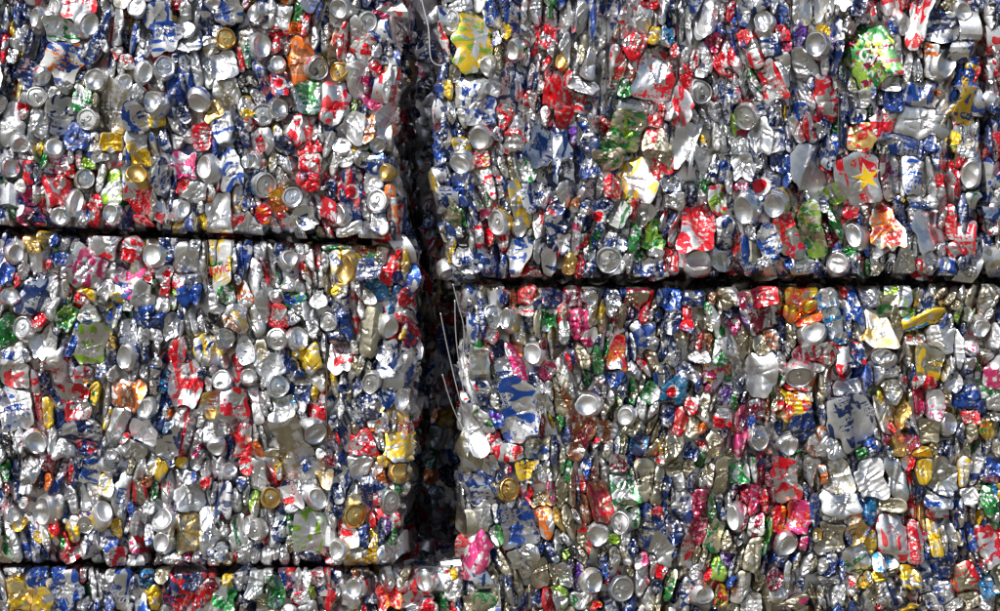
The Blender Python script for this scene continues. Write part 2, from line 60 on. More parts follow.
# ------------------------------------------------------------------ materials
def tin_material():
    m = bpy.data.materials.new('printed_tin'); m.use_nodes = True
    nt = m.node_tree; N = nt.nodes; L = nt.links
    bsdf = N['Principled BSDF']
    def node(t, **kw):
        n = N.new(t)
        for k, v in kw.items(): setattr(n, k, v)
        return n
    def att(name): return node('ShaderNodeAttribute', attribute_name=name)
    ca, cb, cc, uv, st = att('ca'), att('cb'), att('cc'), att('puv'), att('sty')
    sep = node('ShaderNodeSeparateXYZ'); L.new(st.outputs['Vector'], sep.inputs[0])
    def math_(op, a, b=None, c=None, clamp=False):
        n = node('ShaderNodeMath', operation=op, use_clamp=clamp)
        for i, v in enumerate((a, b, c)):
            if v is None: continue
            if isinstance(v, (int, float)): n.inputs[i].default_value = v
            else: L.new(v, n.inputs[i])
        return n.outputs[0]
    def noise(scale, detail=2, rough=.5, vec=None, dist=0.):
        n = node('ShaderNodeTexNoise'); n.inputs['Scale'].default_value = scale
        n.inputs['Detail'].default_value = detail; n.inputs['Roughness'].default_value = rough
        n.inputs['Distortion'].default_value = dist
        L.new(vec or uv.outputs['Vector'], n.inputs['Vector']); return n.outputs['Fac']
    def step(v, lo, hi):
        n = node('ShaderNodeMapRange', interpolation_type='SMOOTHSTEP')
        L.new(v, n.inputs[0])
        for i, q in ((1, lo), (2, hi)):
            if isinstance(q, (int, float)): n.inputs[i].default_value = q
            else: L.new(q, n.inputs[i])
        return n.outputs[0]
    # second colour: print areas with hard outlines; share of it is sty.x
    bandv = node('ShaderNodeMapping'); bandv.inputs['Scale'].default_value = (.30, 1.0, .55); L.new(uv.outputs['Vector'], bandv.inputs[0])
    n1 = noise(50, .6, .4, bandv.outputs[0], dist=.35)
    thr = math_('MULTIPLY_ADD', sep.outputs[0], -.42, .70)
    mb = step(n1, thr, math_('ADD', thr, .02))
    # third colour: rows of marks like small lettering, and a few solid shapes; share is sty.y
    sx = node('ShaderNodeSeparateXYZ'); L.new(uv.outputs['Vector'], sx.inputs[0])
    row = math_('ABSOLUTE', math_('SUBTRACT', math_('FRACT', math_('MULTIPLY', sx.outputs[1], 1/.0135)), .5))
    rowm = step(row, .34, .29)
    gv = node('ShaderNodeMapping'); gv.inputs['Scale'].default_value = (1.0, .75, .3); L.new(uv.outputs['Vector'], gv.inputs[0])
    glyph = step(noise(240, .4, .5, gv.outputs[0]), .49, .53)
    area = step(noise(24, .5, .5), math_('MULTIPLY_ADD', sep.outputs[1], -.42, .70), math_('MULTIPLY_ADD', sep.outputs[1], -.42, .72))
    marks = math_('MULTIPLY', math_('MULTIPLY', area, rowm), glyph)
    bv2 = node('ShaderNodeMapping'); bv2.inputs['Scale'].default_value = (1.0, .42, .6); bv2.inputs['Location'].default_value = (7, 3, 1); L.new(uv.outputs['Vector'], bv2.inputs[0])
    n3 = noise(46, .5, .5, bv2.outputs[0], dist=.3)
    blob = step(n3, math_('MULTIPLY_ADD', sep.outputs[1], -.34, .72), math_('MULTIPLY_ADD', sep.outputs[1], -.34, .735))
    mc = math_('MAXIMUM', marks, blob)
    def mix(f, a, b):
        n = node('ShaderNodeMix', data_type='RGBA'); L.new(f, n.inputs[0]); L.new(a, n.inputs[6]); L.new(b, n.inputs[7]); return n.outputs[2]
    def mixf(f, a, b):
        n = node('ShaderNodeMix', data_type='FLOAT'); L.new(f, n.inputs[0])
        for i, q in ((2, a), (3, b)):
            if isinstance(q, (int, float)): n.inputs[i].default_value = q
            else: L.new(q, n.inputs[i])
        return n.outputs[0]
    col = mix(mc, mix(mb, ca.outputs['Color'], cb.outputs['Color']), cc.outputs['Color'])
    met = mixf(mc, mixf(mb, ca.outputs['Alpha'], cb.outputs['Alpha']), cc.outputs['Alpha'])
    # scuffs where the print has rubbed off to bare metal; sty.z
    sc = node('ShaderNodeMapping'); sc.inputs['Scale'].default_value = (1.0, 1.8, 1.0); sc.inputs['Rotation'].default_value = (0, 0, .6)
    L.new(uv.outputs['Vector'], sc.inputs[0])
    ns = noise(48, 4, .62, sc.outputs[0])
    rub = math_('MULTIPLY', step(ns, .56, .62), sep.outputs[2])
    bare = node('ShaderNodeRGB'); bare.outputs[0].default_value = (.78, .77, .75, 1)
    col = mix(rub, col, bare.outputs[0]); met = mixf(rub, met, 1.0)
    # grime specks
    ng = noise(55, 5, .7)
    dirt = step(ng, .60, .74)
    grime = node('ShaderNodeRGB'); grime.outputs[0].default_value = (.10, .085, .065, 1)
    col = mix(math_('MULTIPLY', dirt, .55), col, grime.outputs[0])
    film = step(noise(17, 3, .6), .47, .66)
    filmc = node('ShaderNodeRGB'); filmc.outputs[0].default_value = (.23, .205, .165, 1)
    col = mix(math_('MULTIPLY', film, .24), col, filmc.outputs[0]); dirt = math_('MAXIMUM', dirt, math_('MULTIPLY', film, .45))
    L.new(col, bsdf.inputs['Base Color'])
    L.new(math_('MULTIPLY', met, math_('MULTIPLY_ADD', dirt, -.5, 1.0)), bsdf.inputs['Metallic'])
    rg = att('rgh')
    rough = math_('ADD', math_('MULTIPLY_ADD', noise(65, 3, .6), .26, math_('ADD', rg.outputs['Fac'], -.13)), math_('MULTIPLY', dirt, .25), clamp=True)
    L.new(rough, bsdf.inputs['Roughness'])
    bsdf.inputs['Coat Weight'].default_value = .35; bsdf.inputs['Coat Roughness'].default_value = .15
    # fine crinkle
    cr = node('ShaderNodeTexVoronoi', feature='DISTANCE_TO_EDGE'); cr.inputs['Scale'].default_value = 85
    wob = node('ShaderNodeTexNoise'); wob.inputs['Scale'].default_value = 60; L.new(uv.outputs['Vector'], wob.inputs['Vector'])
    wv = node('ShaderNodeVectorMath', operation='MULTIPLY_ADD'); L.new(wob.outputs['Color'], wv.inputs[0]); wv.inputs[1].default_value = (.012, .012, .012)
    L.new(uv.outputs['Vector'], wv.inputs[2]); L.new(wv.outputs[0], cr.inputs['Vector'])
    hgt = math_('ADD', math_('MULTIPLY', step(cr.outputs['Distance'], 0., .25), .5), noise(140, 3, .6))
    bump = node('ShaderNodeBump'); bump.inputs['Strength'].default_value = .13; bump.inputs['Distance'].default_value = .0016
    L.new(hgt, bump.inputs['Height']); L.new(bump.outputs[0], bsdf.inputs['Normal'])
    return m
def plain(name, col, metal, rough):
    m = bpy.data.materials.new(name); m.use_nodes = True
    b = m.node_tree.nodes['Principled BSDF']; nt = m.node_tree
    n = nt.nodes.new('ShaderNodeTexNoise'); n.inputs['Scale'].default_value = 60
    r = nt.nodes.new('ShaderNodeMapRange'); r.inputs[3].default_value = rough*.7; r.inputs[4].default_value = rough*1.3
    nt.links.new(n.outputs['Fac'], r.inputs[0]); nt.links.new(r.outputs[0], b.inputs['Roughness'])
    b.inputs['Base Color'].default_value = (*col, 1); b.inputs['Metallic'].default_value = metal
    return m
TIN = tin_material()
STEEL = plain('wire_steel', (.78, .78, .78), .8, .45)
RUST = plain('dark_wire', (.16, .13, .11), .8, .45)
INK = {k: plain('ink_' + WORD[k].replace(' ', '_'), COL[k][:3], COL[k][3]*.5, .35) for k in 'rbdcgylwkoGnpm'}
INK['x'] = plain('ink_dark_grey', (.07, .07, .075), .2, .4)

# ------------------------------------------------------------------ mesh building
class Cell: pass
_topo = {}
def topo(R, K):
    """Faces of a polar sheet: a centre vertex, then R rings of K."""
    if (R, K) not in _topo:
        j = np.arange(K); jn = (j + 1) % K
        tri = np.stack([np.zeros(K, int), 1 + j, 1 + jn], 1)
        q = [np.stack([1 + k*K + j, 1 + (k+1)*K + j, 1 + (k+1)*K + jn, 1 + k*K + jn], 1) for k in range(R - 1)]
        _topo[(R, K)] = (tri, np.concatenate(q) if q else np.zeros((0, 4), int))
    return _topo[(R, K)]
def build_mesh(name, V, tris, quads, att=None, mat=None):
    me = bpy.data.meshes.new(name)
    nt, nq = len(tris), len(quads)
    me.vertices.add(len(V)); me.vertices.foreach_set('co', np.ascontiguousarray(V, np.float32).ravel())
    loops = np.concatenate([np.asarray(tris, np.int32).ravel(), np.asarray(quads, np.int32).ravel()])
    me.loops.add(len(loops)); me.loops.foreach_set('vertex_index', loops.astype(np.int32))
    me.polygons.add(nt + nq)
    me.polygons.foreach_set('loop_start', np.concatenate([np.arange(nt)*3, nt*3 + np.arange(nq)*4]).astype(np.int32))
    me.polygons.foreach_set('use_smooth', np.ones(nt + nq, bool))
    if att is not None:
        for nm in ('ca', 'cb', 'cc'):
            a = me.attributes.new(nm, 'FLOAT_COLOR', 'POINT'); a.data.foreach_set('color', np.ascontiguousarray(att[nm], np.float32).ravel())
        a = me.attributes.new('rgh', 'FLOAT', 'POINT'); a.data.foreach_set('value', np.full(len(V), .3, np.float32) if 'rgh' not in att else np.ascontiguousarray(att['rgh'], np.float32))
        for nm in ('puv', 'sty'):
            a = me.attributes.new(nm, 'FLOAT_VECTOR', 'POINT'); a.data.foreach_set('vector', np.ascontiguousarray(att[nm], np.float32).ravel())
    me.materials.append(mat or TIN)
    me.update(calc_edges=True); me.validate()
    if mat is None: me.set_sharp_from_angle(angle=math.radians(23))
    return me
def link(name, me, parent=None, loc=(0, 0, 0), label=None):
    o = bpy.data.objects.new(name, me); C.objects.link(o); o.location = loc
    if parent is not None: o.parent = parent
    if label: o['label'] = label
    return o

def lse(P, k): 
    m = P.max(1); return m + np.log(np.exp((P - m[:, None])*k).sum(1))/k
def crumple(R, rng, amp=.5, n=6, aniso=(1., 1.), rot=0.):
    """A random continuous folded sheet h(x, y): the difference of two sets of planes, with rounded creases, plus small dents."""
    ca_, sa_ = math.cos(rot), math.sin(rot)
    def planes(n):
        th = rng.uniform(0, 2*math.pi, n); g = rng.uniform(.35, 1., n)*amp
        return np.stack([np.cos(th)*g*aniso[0], np.sin(th)*g*aniso[1]], 0), rng.normal(0, .30*amp*R, n)
    A, a0 = planes(n); B, b0 = planes(n)
    lines = []
    for _ in range(int(rng.integers(9, 17))):
        t = rng.uniform(0, 2*math.pi); q = rng.normal(0, .6, 2)*R
        lines.append((math.cos(t), math.sin(t), q, rng.uniform(.0020, .0052), rng.uniform(.4, 1.2)*R, rng.choice([-1, -1, 1])*rng.uniform(.0012, .0050)))
    pits = [(rng.normal(0, .5, 2)*R, rng.uniform(.004, .011), rng.choice([-1, -1, 1])*rng.uniform(.001, .004)) for _ in range(4)]
    def h(P):
        Q = np.stack([P[:, 0]*ca_ + P[:, 1]*sa_, -P[:, 0]*sa_ + P[:, 1]*ca_], 1)
        z = lse(Q @ A + a0, 5000.) - lse(Q @ B + b0, 5000.)
        for cx, cy, q, w, ln, am in lines:
            dx, dy = P[:, 0] - q[0], P[:, 1] - q[1]
            z = z + am*np.maximum(0, 1 - np.abs(dx*cx + dy*cy)/w)*np.maximum(0, 1 - ((-dx*cy + dy*cx)/ln)**2)
        for q, r0, am in pits: z = z + am*np.maximum(0, 1 - np.hypot(P[:, 0] - q[0], P[:, 1] - q[1])/r0)
        return z
    z0 = float(h(np.zeros((1, 2)))[0])
    def soft(P):
        z = h(P) - z0*.8
        return np.where(z > 0, .011*np.tanh(z/.012), .020*np.tanh(z/.021))
    return soft

ROUGH = [.34]; GRAIN = [.6]
def colours(n, cols, rng, plainness=0.):
    a = COL[cols[0]]; b = COL[cols[1]] if len(cols) > 1 else a; c = COL[cols[2]] if len(cols) > 2 else (b if len(cols) > 1 else COL['s' if cols[0] not in 'stG' else 'w'])
    tint = 1 + rng.normal(0, .07)
    def full(q): 
        q = np.array(q, float).copy(); q[:3] = np.clip(q[:3]*tint, 0, .95); return np.tile(q, (n, 1))
    fb = rng.uniform(.45, .62) if len(cols) > 1 else 0.
    if len(cols) > 1 and cols[0] in 'st': fb = rng.uniform(.10, .32)*(.6 if cols[1] in 'rpl' else 1.15)
    fc = rng.uniform(.30, .5) if len(cols) > 2 else (rng.uniform(.25, .5) if len(cols) > 1 or cols[0] not in 'stG' else 0.)
    rub = rng.uniform(.7, 1.) if cols[0] not in 'stG' else rng.uniform(0, .3)
    if plainness: fb = fc = 0.; 
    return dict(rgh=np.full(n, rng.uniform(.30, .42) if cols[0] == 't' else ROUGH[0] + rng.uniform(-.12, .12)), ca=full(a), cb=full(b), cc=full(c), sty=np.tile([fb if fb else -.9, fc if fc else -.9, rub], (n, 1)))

def sheet_cell(seed, outline, rng, R=15, K=52, depth=.04):
    """A crushed can body filling its outline: folded face, rolled rim, walls going back into the bale."""
    x0, y0, a, b, rot, typ, cols = seed
    th = np.arange(K)*2*math.pi/K
    rad = outline
    mean = float(rad.mean())
    s = (np.arange(1, R + 1)/R)**.92
    xy = np.concatenate([[[0., 0.]], (s[:, None, None]*rad[None, :, None]*np.stack([np.cos(th), np.sin(th)], 1)[None]).reshape(-1, 2)])
    ss = np.concatenate([[0.], np.repeat(s, K)])
    long_ = b > a*1.9 or a > b*1.9
    if typ == 'S' or long_:
        mn = min(a, b); r_ = rot if b >= a else rot + math.pi/2
        f = crumple(mn*2.4, rng, amp=.3 if cols[0] == 't' else .8, n=6, aniso=(1.1, .45), rot=r_)
        cr, sr = math.cos(r_), math.sin(r_)
        tx = rng.uniform(-1.1, 1.1) if typ == 'S' else rng.uniform(-.6, .6); ty = rng.normal(0, .15)
        fold = rng.uniform(.2, 1.2) if typ == 'S' else rng.uniform(-.4, .6); off = rng.uniform(-.7, .7)*mn
        h = lambda P: f(P) + tx*(P[:, 0]*cr + P[:, 1]*sr) + ty*(-P[:, 0]*sr + P[:, 1]*cr) - fold*np.abs(P[:, 0]*cr + P[:, 1]*sr - off) + .5*fold*mn
        roll = .003; bowl = 0.
        tdir = np.array([tx*cr, tx*sr])*.4
    else:
        flat = cols[0] == 't'
        f = crumple(mean, rng, amp=rng.uniform(.25, .5) if flat else rng.uniform(.65, 1.3), n=int(rng.integers(6, 12)), aniso=(1.05, GRAIN[0]), rot=rot + rng.normal(0, .2))
        tx, ty = rng.normal(0, .27), rng.normal(0, .22)
        rib = rng.random() < .07
        ph, fr, ra = rng.uniform(0, 6), 2*math.pi/rng.uniform(.011, .018), rng.uniform(.0006, .0012)
        rr = rot + rng.normal(0, .25) + (math.pi/2 if rng.random() < .35 else 0)
        def h(P):
            z = f(P) + tx*P[:, 0] + ty*P[:, 1]
            if rib: z = z + ra*np.sin((P[:, 0]*math.sin(rr) + P[:, 1]*math.cos(rr))*fr + ph)
            return z
        roll = min(.005, mean*.18)*rng.uniform(.0, 1.)
        bowl = rng.uniform(-.35, .45)*min(mean, .03)
        tdir = np.array([tx, ty])
    # the raised side laps over its neighbour, the low side tucks under
    lap = np.clip((np.cos(th)*tdir[0] + np.sin(th)*tdir[1])*.018, -.002, .0055)
    ang = rng.normal(0, .035, K); ang = .5*ang + .25*np.roll(ang, 1) + .25*np.roll(ang, -1)
    rad = np.maximum(rad*(1 + ang) + lap, .2*rad)
    xy = np.concatenate([[[0., 0.]], (s[:, None, None]*rad[None, :, None]*np.stack([np.cos(th), np.sin(th)], 1)[None]).reshape(-1, 2)])
    zoff = rng.normal(-.004, .0075) if typ == 'B' else rng.normal(-.011, .011)
    H = lambda P, s_: h(P) + bowl*(s_**2 - .4) - roll*s_**7 + zoff
    z = H(xy, ss)
    V = np.column_stack([xy, z])
    rim = V[-K:]
    back = []
    for sh, dz in ((.985, .007), (.95, .018), (.86, depth)):
        q = rim.copy(); q[:, :2] *= sh; q[:, 2] -= dz + rng.uniform(0, .003); back.append(q)
    V = np.concatenate([V] + back)
    tri, quad = topo(R + 3, K)
    c = Cell(); c.V, c.tri, c.quad = V, tri, quad
    c.att = colours(len(V), cols, rng)
    cr, sr = math.cos(rot), math.sin(rot)
    P = V[:, :2]
    c.att['puv'] = np.column_stack([P[:, 0]*cr + P[:, 1]*sr, -P[:, 0]*sr + P[:, 1]*cr, V[:, 2]*1.6])[:, [0, 1, 2] if rng.random() < .55 else [1, 0, 2]] + rng.uniform(-50, 50, 3)
    c.height = lambda P: H(P, np.clip(np.hypot(P[:, 0], P[:, 1])/max(mean, 1e-4), 0, 1))
    c.xf = None
    return c

BASE = [(0,-.27),(.15,-.262),(.30,-.235),(.44,-.185),(.55,-.125),(.63,-.06),(.675,-.005),(.70,.035),(.725,.055),(.755,.05),(.78,.02),(.80,-.02),(.85,-.075),(.90,-.14),(.95,-.24),(.985,-.38),(1.,-.55),(.95,-.80),(.80,-1.3)]
LID = [(0,-.09),(.2,-.09),(.4,-.09),(.55,-.095),(.66,-.10),(.695,-.14),(.73,-.185),(.765,-.17),(.79,-.09),(.815,.01),(.85,.05),(.89,.045),(.92,.0),(.93,-.06),(.945,-.15),(.97,-.27),(1.,-.42),(.95,-.65),(.80,-1.2)]
def disc_cell(seed, rng, K=44):
    """A can end pressed to the face of the bale: domed base (E) or lid (L), tilted, with a stub of printed wall behind it."""
    x0, y0, a, b, rot, typ, cols = seed
    big, small = max(a, b), min(a, b)
    prof = BASE if typ == 'E' else LID
    ratio = min(1., small/big)
    squash = 1 - (1 - ratio)*rng.uniform(.45, .85)                    # partly bent oval, partly turned away
    tilt = min(math.acos(min(1., ratio/squash)), .6)
    th = np.arange(K)*2*math.pi/K
    rings = np.array(prof[1:])
    lop = 1 + rng.normal(0, .035)*np.cos(2*th + rng.uniform(0, 6)) + rng.normal(0, .025)*np.cos(3*th + rng.uniform(0, 6)) + rng.normal(0, .012)*np.cos(5*th + rng.uniform(0, 6))
    xr = rings[:, 0:1]*(np.cos(th)*lop)[None]*squash
    yr = rings[:, 0:1]*(np.sin(th)*lop)[None]
    xy = np.concatenate([[[0, 0]], np.stack([xr, yr], 2).reshape(-1, 2)])
    z = np.concatenate([[prof[0][1]], np.repeat(rings[:, 1], K)])
    s = np.concatenate([[0], np.repeat(rings[:, 0], K)])
    deep = rng.uniform(.8, 1.25)
    z = z*deep
    # dents and a fold across the end
    f = crumple(1., rng, amp=.0, n=3)
    for _ in range(int(rng.integers(1, 5))):
        t = rng.uniform(0, 6.28); c0 = rng.uniform(.1, .8); k = rng.uniform(.15, .75)
        z = z - k*np.maximum(0, xy[:, 0]*math.cos(t) + xy[:, 1]*math.sin(t) - c0)
    if typ == 'E' and rng.random() < .45:
        t = rng.uniform(0, 6.28); q = xy[:, 0]*math.cos(t) + xy[:, 1]*math.sin(t) - rng.uniform(-.2, .2)
        z = z + np.where(s < .66, rng.uniform(-.12, .16)*np.exp(-(q/.16)**2)*(1 - (s/.66)**2), 0)
    mouth = rng.uniform(0, 6.28); openc = False
    if typ == 'L':
        mx, my = .36*math.cos(mouth), .36*math.sin(mouth)
        dx, dy = xy[:, 0]/squash - mx, xy[:, 1] - my
        e = np.hypot((dx*math.cos(mouth) + dy*math.sin(mouth))/.24, (-dx*math.sin(mouth) + dy*math.cos(mouth))/.30)
        openc = rng.random() < .45
        z = z - np.where(e < 1, (.40 if openc else .035), 0)*(s < .66)
    q = 2*rng.normal(0, .004, 1)
    P = np.column_stack([xy, z])*big
    sgn = 1 if rng.random() < .5 else -1
    tv = tilt*sgn
    r_ = rot if b >= a else rot + math.pi/2
    M1 = np.array([[math.cos(tv), 0, math.sin(tv)], [0, 1, 0], [-math.sin(tv), 0, math.cos(tv)]])
    t2 = rng.normal(0, .2); M2 = np.array([[1, 0, 0], [0, math.cos(t2), -math.sin(t2)], [0, math.sin(t2), math.cos(t2)]])
    M3 = np.array([[math.cos(r_), -math.sin(r_), 0], [math.sin(r_), math.cos(r_), 0], [0, 0, 1]])
    M = M3 @ M2 @ M1
    zoff = rng.uniform(.000, .015)
    V = P @ M.T + [0, 0, zoff]
    tri, quad = topo(len(prof) - 1, K)
    c = Cell(); c.V, c.tri, c.quad = V, tri, quad
    body = cols[0] if cols[0] != 'G' else 'y'
    skirt = s >= (.975 if typ == 'E' else .965); skirt[-3*K:] = True
    at = colours(len(V), (body if cols[0] != 's' or len(cols) > 1 else rng.choice(list('ssrbdgycw'))) + 's', rng)
    endc = np.array(COL['G'] if cols[0] == 'G' else (.72, .725, .735, 1))*np.array([*[rng.uniform(.82, 1.10)]*3, 1])
    at['ca'][~skirt] = endc; at['rgh'][~skirt] = rng.uniform(.24, .44); at['sty'][~skirt] = [-.9, -.9, .1]
    c.att = at; c.att['puv'] = P + rng.uniform(-50, 50, 3)
    c.M, c.zoff, c.big, c.mouth, c.squash, c.openc, c.gold = M, zoff, big, mouth, squash, openc, cols[0] == 'G'
    c.paneldz = -.09*deep*big
    c.height = None
    return c
def tab_mesh(c, rng):
    """The ring-pull riveted to a lid: an oval plate with a finger hole."""
    n = 20; th = np.arange(n)*2*math.pi/n
    o = np.column_stack([.27*np.cos(th)*1.25, .20*np.sin(th)])
    i = np.column_stack([.15*np.cos(th)*.95 + .09, .125*np.sin(th)])
    V = []
    for ring, z in ((o, .0), (o*1.0, .05), (o*.9 + i*.1, .075), (i*.85 + o*.15, .07), (i, .045), (i, .0)):
        V.append(np.column_stack([ring, np.full(n, z)]))
    V = np.concatenate(V)
    j = np.arange(n); jn = (j + 1) % n
    quads = np.concatenate([np.stack([k*n + j, k*n + jn, (k+1)*n + jn, (k+1)*n + j], 1) for k in range(5)])
    m = 12; tm = np.arange(m)*2*math.pi/m; base = len(V)
    riv = np.concatenate([[[-.17, 0, .115]], np.column_stack([-.17 + .06*np.cos(tm), .06*np.sin(tm), np.full(m, .105)]), np.column_stack([-.17 + .075*np.cos(tm), .075*np.sin(tm), np.full(m, .02)])])
    t2, q2 = topo(2, m)
    V = np.concatenate([V, riv]); V[:, 0] += .14
    t = c.mouth + math.pi + rng.normal(0, .08)
    V = V @ np.array([[math.cos(t), -math.sin(t), 0], [math.sin(t), math.cos(t), 0], [0, 0, 1]]).T
    V[:, 0] *= c.squash
    P = V*c.big*.95 + [0, 0, c.paneldz + .001]
    W = P @ c.M.T + [0, 0, c.zoff]
    at = colours(len(W), 'G' if c.gold and rng.random() < .5 else 's', rng, 1); at['puv'] = P + rng.uniform(-50, 50, 3)
    return W, t2 + base, np.concatenate([quads, q2 + base]), at

# ------------------------------------------------------------------ packing: every can takes the room its neighbours leave
def ell_r(th, a, b, rot, p=2.):
    return 1/((np.abs(np.cos(th - rot))/a)**p + (np.abs(np.sin(th - rot))/b)**p)**(1/p)
def ell_d(P, S):
    dx = P[..., 0, None] - S[:, 0]; dy = P[..., 1, None] - S[:, 1]
    c, s = np.cos(S[:, 4]), np.sin(S[:, 4])
    p = S[:, 5] if S.shape[1] > 5 else np.full(len(S), 2.)
    return (np.abs((dx*c + dy*s)/S[:, 2])**p + np.abs((-dx*s + dy*c)/S[:, 3])**p)**(1/p)
def outlines(S, K, grow=1.35, barriers=(), steps=22):
    n = len(S); th = np.arange(K)*2*math.pi/K; out = np.zeros((n, K))
    big = np.maximum(S[:, 2], S[:, 3])
    t = np.linspace(.12, grow, steps)
    for i in range(n):
        near = np.where((np.hypot(S[:, 0] - S[i, 0], S[:, 1] - S[i, 1]) < (big + big[i])*grow) & (np.arange(n) != i))[0]
        re = ell_r(th, S[i, 2], S[i, 3], S[i, 4], S[i, 5] if S.shape[1] > 5 else 2.)
        r = t[:, None]*re[None]
        P = np.stack([S[i, 0] + r*np.cos(th), S[i, 1] + r*np.sin(th)], 2)
        bad = np.zeros(r.shape, bool)
        if len(near): bad = ell_d(P, S[near]).min(-1) < t[:, None]
        for bx, y0, y1 in barriers:
            side = 1 if S[i, 0] > bx else -1
            bad |= ((P[..., 0] - bx)*side < .0035) & (P[..., 1] > y0) & (P[..., 1] < y1)
        first = np.where(bad.any(0), bad.argmax(0), steps - 1)
        rr = t[np.maximum(first - 1, 0)]*re
        for _ in range(1): rr = np.minimum(rr*1.04, .25*np.roll(rr, 1) + .5*rr + .25*np.roll(rr, -1))
        out[i] = rr
    return out

# ------------------------------------------------------------------ a bale
def interp(pts): 
    p = np.array(sorted(pts), float); return lambda v: np.interp(v, p[:, 0], p[:, 1])
class Bale:
    def __init__(self, left, right, top, bottom, depth=1.15, y=0.):
        # outlines of the front face: left/right as (py, px) points, top/bottom as (px, py) points of the photograph
        self.L = interp([(Z(a), X(b)) for a, b in left]); self.R = interp([(Z(a), X(b)) for a, b in right])
        self.T = interp([(X(a), Z(b)) for a, b in top]); self.B = interp([(X(a), Z(b)) for a, b in bottom])
        xs = [X(b) for _, b in left + right]; zs = [Z(b) for _, b in top + bottom]
        self.box = (min(xs), max(xs), min(zs), max(zs)); self.depth = depth; self.y = y
    def inside(self, P, m=0.):
        return (P[:, 0] > self.L(P[:, 1]) + m) & (P[:, 0] < self.R(P[:, 1]) - m) & (P[:, 1] < self.T(P[:, 0]) - m) & (P[:, 1] > self.B(P[:, 0]) + m)
    def front(self, V, jit=0., rag=0.):
        """(u, v, w) of the front face -> world, rolled back at the bale's edges."""
        u, v, w = V[:, 0].copy(), V[:, 1].copy(), V[:, 2].copy()
        for d, rho in ((u - self.L(v), .032), (self.R(v) - u, .032), (self.T(u) - v, .018), (v - self.B(u), .018)):
            d = d + jit
            e = np.clip(rho - d, 0, rho)
            w = w - np.where(d < rho, (rho - np.sqrt(np.maximum(rho*rho - e*e, 0))), 0) + np.where(d < 0, d*1.6, 0)
        wob = .005*np.sin(v*190 + w*120 + jit*900) + .004*np.sin(v*83 - w*230 + rag*700)
        u = np.clip(u, self.L(v) - .004 - rag + wob, self.R(v) + .004 + rag + wob); v = np.clip(v, self.B(u) - .003 - rag*.5, self.T(u) + .003 + rag*.5)
        return np.column_stack([u, self.y - w, v])
    def side(self, V, which):
        u, v, w = V[:, 0], V[:, 1], V[:, 2]
        x0, x1, z0, z1 = self.box
        if which == 'R': return np.column_stack([self.R(v) + w - .006, self.y + u, v])
        if which == 'L': return np.column_stack([self.L(v) - w + .006, self.y + u, v])
        if which == 'T': return np.column_stack([u, self.y + v, self.T(u) + w - .022 + .036*np.clip((v - .05)/.25, 0, 1)])
        if which == 'D': return np.column_stack([u, self.y + v, self.B(u) - w + .022 - .036*np.clip((v - .05)/.25, 0, 1)])
        if which == 'K': return np.column_stack([u, self.y + self.depth + w, v])

def pick(pal, rng):
    k = list(pal); p = np.array([pal[q] for q in k], float); return k[rng.choice(len(k), p=p/p.sum())]
def join(cells):
    V, T, Q, at, o = [], [], [], {k: [] for k in ('ca', 'cb', 'cc', 'puv', 'sty', 'rgh')}, 0
    for v, t, q, a in cells:
        V.append(v); T.append(t + o); Q.append(q + o); o += len(v)
        for k in at: at[k].append(a[k])
    return np.concatenate(V), np.concatenate(T), np.concatenate(Q), {k: np.concatenate(x) for k, x in at.items()}

def coarse_face(bale, which, u0, u1, v0, v1, size, pal, rng, sink=.0, R=6, K=20):
    """Cans of a face seen edge-on, in shade or through the seams: same packing, fewer folds."""
    out = []; seeds = []
    nu, nv = max(1, int((u1 - u0)/size)), max(1, int((v1 - v0)/(size*1.25)))
    for i in range(nu):
        for j in range(nv):
            seeds.append((u0 + (i + .5 + rng.uniform(-.4, .4))*(u1 - u0)/nu, v0 + (j + .5 + rng.uniform(-.4, .4))*(v1 - v0)/nv,
                          size*rng.uniform(.3, .62), size*rng.uniform(.5, .8), rng.normal(0, .25)))
    S = np.array(seeds); O = outlines(S, K, 1.6, steps=14)
    for s, o in zip(S, O):
        cols = pick(pal, rng)
        if which != 'F' and cols[0] in 'oylp': cols = 's'
        if rng.random() < .14:
            c = disc_cell((s[0], s[1], .028, .028*rng.uniform(.7, 1.), s[4], 'E' if rng.random() < .6 else 'L', cols), rng, K=24)
        else:
            c = sheet_cell((*s, 'B', cols), o + .002, rng, R=R, K=K, depth=.05)
        V = c.V + [s[0], s[1], -sink]
        W = bale.front(V) if which == 'F' else bale.side(V, which)
        out.append((W, c.tri, c.quad, c.att))
    return out
